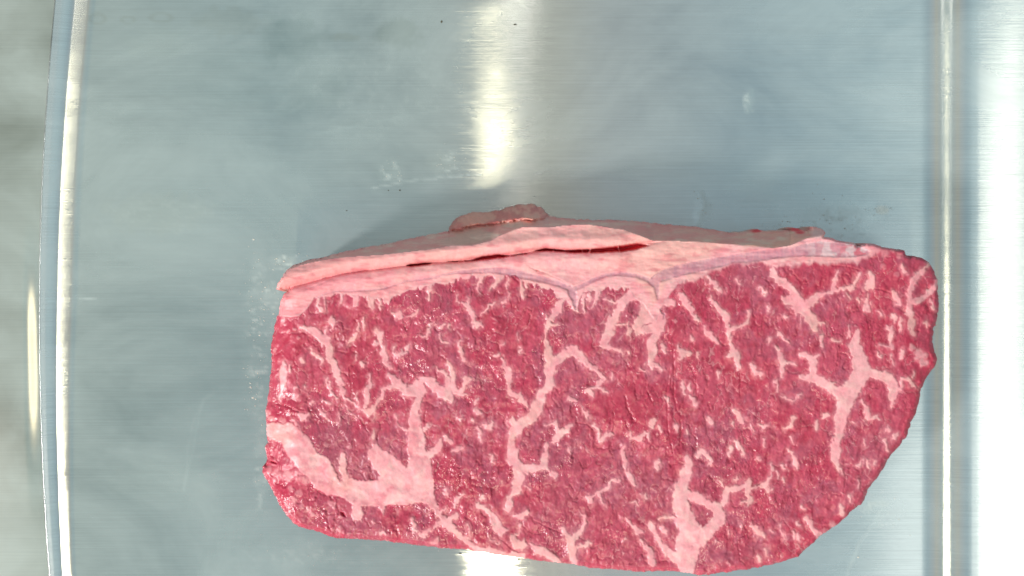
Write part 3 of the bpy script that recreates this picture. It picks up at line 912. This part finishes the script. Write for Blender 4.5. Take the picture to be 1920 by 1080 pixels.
def tray_film(V):
    px = V[:, 0] / TS + 960; qy = 540 - V[:, 1] / TS
    f = np.zeros(len(V))
    clump = sst(.50, .85, fbm(px * .7, qy, 8, 221, 4)); cl2 = sst(.35, .8, fbm(px * .6, qy, 30, 225, 4))
    for x0, y0, rx, ry, s_ in ((485, 640, 34, 200, .55), (540, 492, 50, 26, .7), (505, 560, 26, 50, .7), (1570, 420, 110, 50, .6), (1320, 395, 20, 46, .7),
                              (838, 306, 44, 30, .7), (735, 325, 34, 34, .5), (1655, 396, 18, 18, .9), (1645, 960, 60, 60, .4), (490, 880, 20, 110, .5),
                              (1405, 190, 16, 30, .9), (600, 1040, 200, 40, .15), (700, 180, 260, 140, .10), (320, 400, 160, 60, .08)):
        g = sst(1, .25, np.hypot((px - x0) / rx, (qy - y0) / ry))
        f = np.maximum(f, g * s_ * (clump * .75 + cl2 * .4))
    # long sweeping wipe mark left of the fat and a dragged line above it
    for P_, w_, s_ in ((pts("700,352 740,343 800,336 860,330 905,326"), 2.4, .34), (pts("345,920 350,860 360,800 380,750 400,740"), 3, .06),
                       (pts("1590,1075 1610,1020 1650,960"), 4, .15), (pts("1310,430 1322,380 1316,360"), 5, .4), (pts("96,565 180,560"), 2, .3)):
        for a, b in zip(P_[:-1], P_[1:]):
            dx, dy = b[0] - a[0], b[1] - a[1]
            t_ = np.clip(((px - a[0]) * dx + (qy - a[1]) * dy) / (dx * dx + dy * dy), 0, 1)
            d = np.hypot(px - a[0] - t_ * dx + 5 * (vnoise(px, qy, 12, 231) - .5), qy - a[1] - t_ * dy + 5 * (vnoise(px, qy, 12, 233) - .5))
            f = np.maximum(f, sst(w_ * 1.6, 0, d) * s_)
    f += .025 * sst(.4, .7, fbm(px, qy * 1.6, 120, 241, 4))
    return np.clip(f * .85, 0, 1)
tray = bpy.data.objects.new('steel_tray', None); COL.objects.link(tray)
tray['label'] = 'brushed stainless steel tray with upturned long rims under the raw steak'
tray['category'] = 'tray'
XL, XR = 168.0, 1720.0
# floor
us = np.linspace(0, 1, 520)
P = []
for y in py:
    xa = XL - 84 + bow(y) + 84 * rimscale(y)
    px = xa + (XR - xa) * us
    P.append(np.c_[(px - 960) * TS, np.full(len(us), (540 - y) * TS), np.zeros(len(us))])
o = grid_obj('tray_floor', np.array(P), False, M_STEEL, tray_tint, tray_film); o.parent = tray
uL = np.linspace(0, 84, 60)
PL = strip(uL, ang_left, XL, -1, True)
o = grid_obj('rim', PL, True, M_STEEL, tray_tint); o.parent = tray
# folded outer edge of the left rim
E0 = PL[:, -1, :]
prof = [(0, 0), (-.0003, .00005), (-.0006, -.0002), (-.0007, -.0008), (-.0007, -.009)]
PE = np.stack([E0 + np.array([dx, 0, dz]) for dx, dz in prof], 1)
o = grid_obj('rim_edge', PE, True, M_STEEL, lambda V: np.ones((len(V), 3)) * .5); o.parent = tray
uR = np.linspace(0, 420, 160)
PR = strip(uR, ang_right, XR, 1, False)
o = grid_obj('rim', PR, False, M_STEEL, tray_tint); o.parent = tray

# ------------------------------------------------------------------ worktop under the tray
tx = np.concatenate([np.linspace(-.75, -.20, 30), np.linspace(-.199, -.13, 180), np.linspace(-.12, .75, 40)])
ty = np.linspace(.5, -.5, 160)
GXX, GYY = np.meshgrid(tx, ty)
PT = np.stack([GXX, GYY, np.full_like(GXX, -.008)], -1)
WTS = S * (CZ + .008) / D0
tpx = GXX / WTS + 960; tpy = 540 - GYY / WTS
PT[..., 2] += .0008 * (fbm(tpx, tpy, 260, 301, 2) - .5)
# worktop ridge added beside the tray so its flank catches a lamp highlight
PT[..., 2] += .0015 * np.exp(-(np.maximum(tpx - 46 - .02 * (tpy - 600), 0) / 22.0) ** 2) * sst(380, 600, tpy) * sst(980, 740, tpy)
o = grid_obj('worktop', PT, False, M_STEEL2, lambda V: np.ones((len(V), 3)) * np.array([.80, .74, .64]) * (.85 + .3 * fbm(V[:, 0] * 1000, V[:, 1] * 1000, 25, 303, 3))[:, None])
o['kind'] = 'structure'

# ------------------------------------------------------------------ flecks of fat and crumbs smeared on the steel
def fleck_mat(name, c, r):
    m = bpy.data.materials.new(name); m.use_nodes = True
    b = m.node_tree.nodes['Principled BSDF']
    n = m.node_tree.nodes.new('ShaderNodeTexNoise'); n.inputs['Scale'].default_value = 1500
    rp = m.node_tree.nodes.new('ShaderNodeValToRGB')
    rp.color_ramp.elements[0].color = (*[v * .75 for v in c], 1); rp.color_ramp.elements[1].color = (*c, 1)
    m.node_tree.links.new(n.outputs['Fac'], rp.inputs[0]); m.node_tree.links.new(rp.outputs[0], b.inputs['Base Color'])
    b.inputs['Roughness'].default_value = r
    return m
def flecks(name, items, mat):
    V = []; F = []
    r = random.Random(3)
    for (px, qy, rx, ry) in items:
        cx, cy = (px - 960) * TS, (540 - qy) * TS
        k = 8; b0 = len(V); rot = r.uniform(0, 6.28)
        V.append((cx, cy, .0002 + .12 * min(rx, ry) * TS))
        for i in range(k):
            a = rot + i * 2 * math.pi / k; q_ = r.uniform(.55, 1.2)
            V.append((cx + math.cos(a) * rx * q_ * TS, cy + math.sin(a) * ry * q_ * TS, .00004))
        for i in range(k):
            F.append((b0, b0 + 1 + i, b0 + 1 + (i + 1) % k))
    return make_mesh(name, np.array(V), np.array(F), None, None, mat, None)
r = random.Random(11)
it = []
for (x0, y0, sx_, sy_, n, smax) in ((478, 620, 14, 80, 90, 1.5), (540, 492, 22, 10, 40, 1.5), (500, 560, 12, 30, 40, 1.6), (472, 740, 10, 30, 26, 1.7),
                            (1480, 422, 26, 8, 36, 1.6), (1570, 425, 20, 24, 40, 1.5), (1640, 400, 18, 16, 26, 1.4), (1316, 395, 6, 20, 26, 1.3),
                            (838, 306, 16, 12, 30, 1.2), (735, 318, 14, 14, 20, 1.1), (1580, 380, 40, 20, 24, 1.1), (640, 1040, 120, 14, 16, 1.1),
                            (1640, 980, 30, 30, 18, 1.3), (1850, 620, 50, 90, 0, 1), (490, 880, 12, 60, 20, 1.3)):
    for i in range(n):
        s = abs(r.gauss(0, .35)) * smax + .25
        it.append((r.gauss(x0, sx_), r.gauss(y0, sy_), s * r.uniform(.7, 1.6), s * r.uniform(.6, 1.1)))
o = flecks('fat_smears', it, fleck_mat('smeared_fat', (.74, .72, .66), .4)); o['kind'] = 'stuff'
o['label'] = 'pale flecks of fat smeared on the steel around the steak'; o['category'] = 'residue'
it = [(966, 46, 3.5, 2.2), (828, 41, 2, 2.6), (863, 1038, 2.2, 2), (973, 1049, 2, 1.6), (750, 357, 2, 1.8), (728, 357, 1.2, 1), (887, 1045, 1.4, 1.2),
      (1818, 698, 5, 5), (1834, 745, 3, 2), (1820, 573, 5, 4), (112, 567, 3.5, 2.5), (650, 395, 1.3, 1.2), (878, 1060, 1.2, 1)]
o = flecks('dark_crumbs', it, fleck_mat('dark_crumb', (.10, .09, .06), .6)); o['kind'] = 'stuff'
o['label'] = 'tiny dark crumbs scattered on the steel'; o['category'] = 'crumbs'
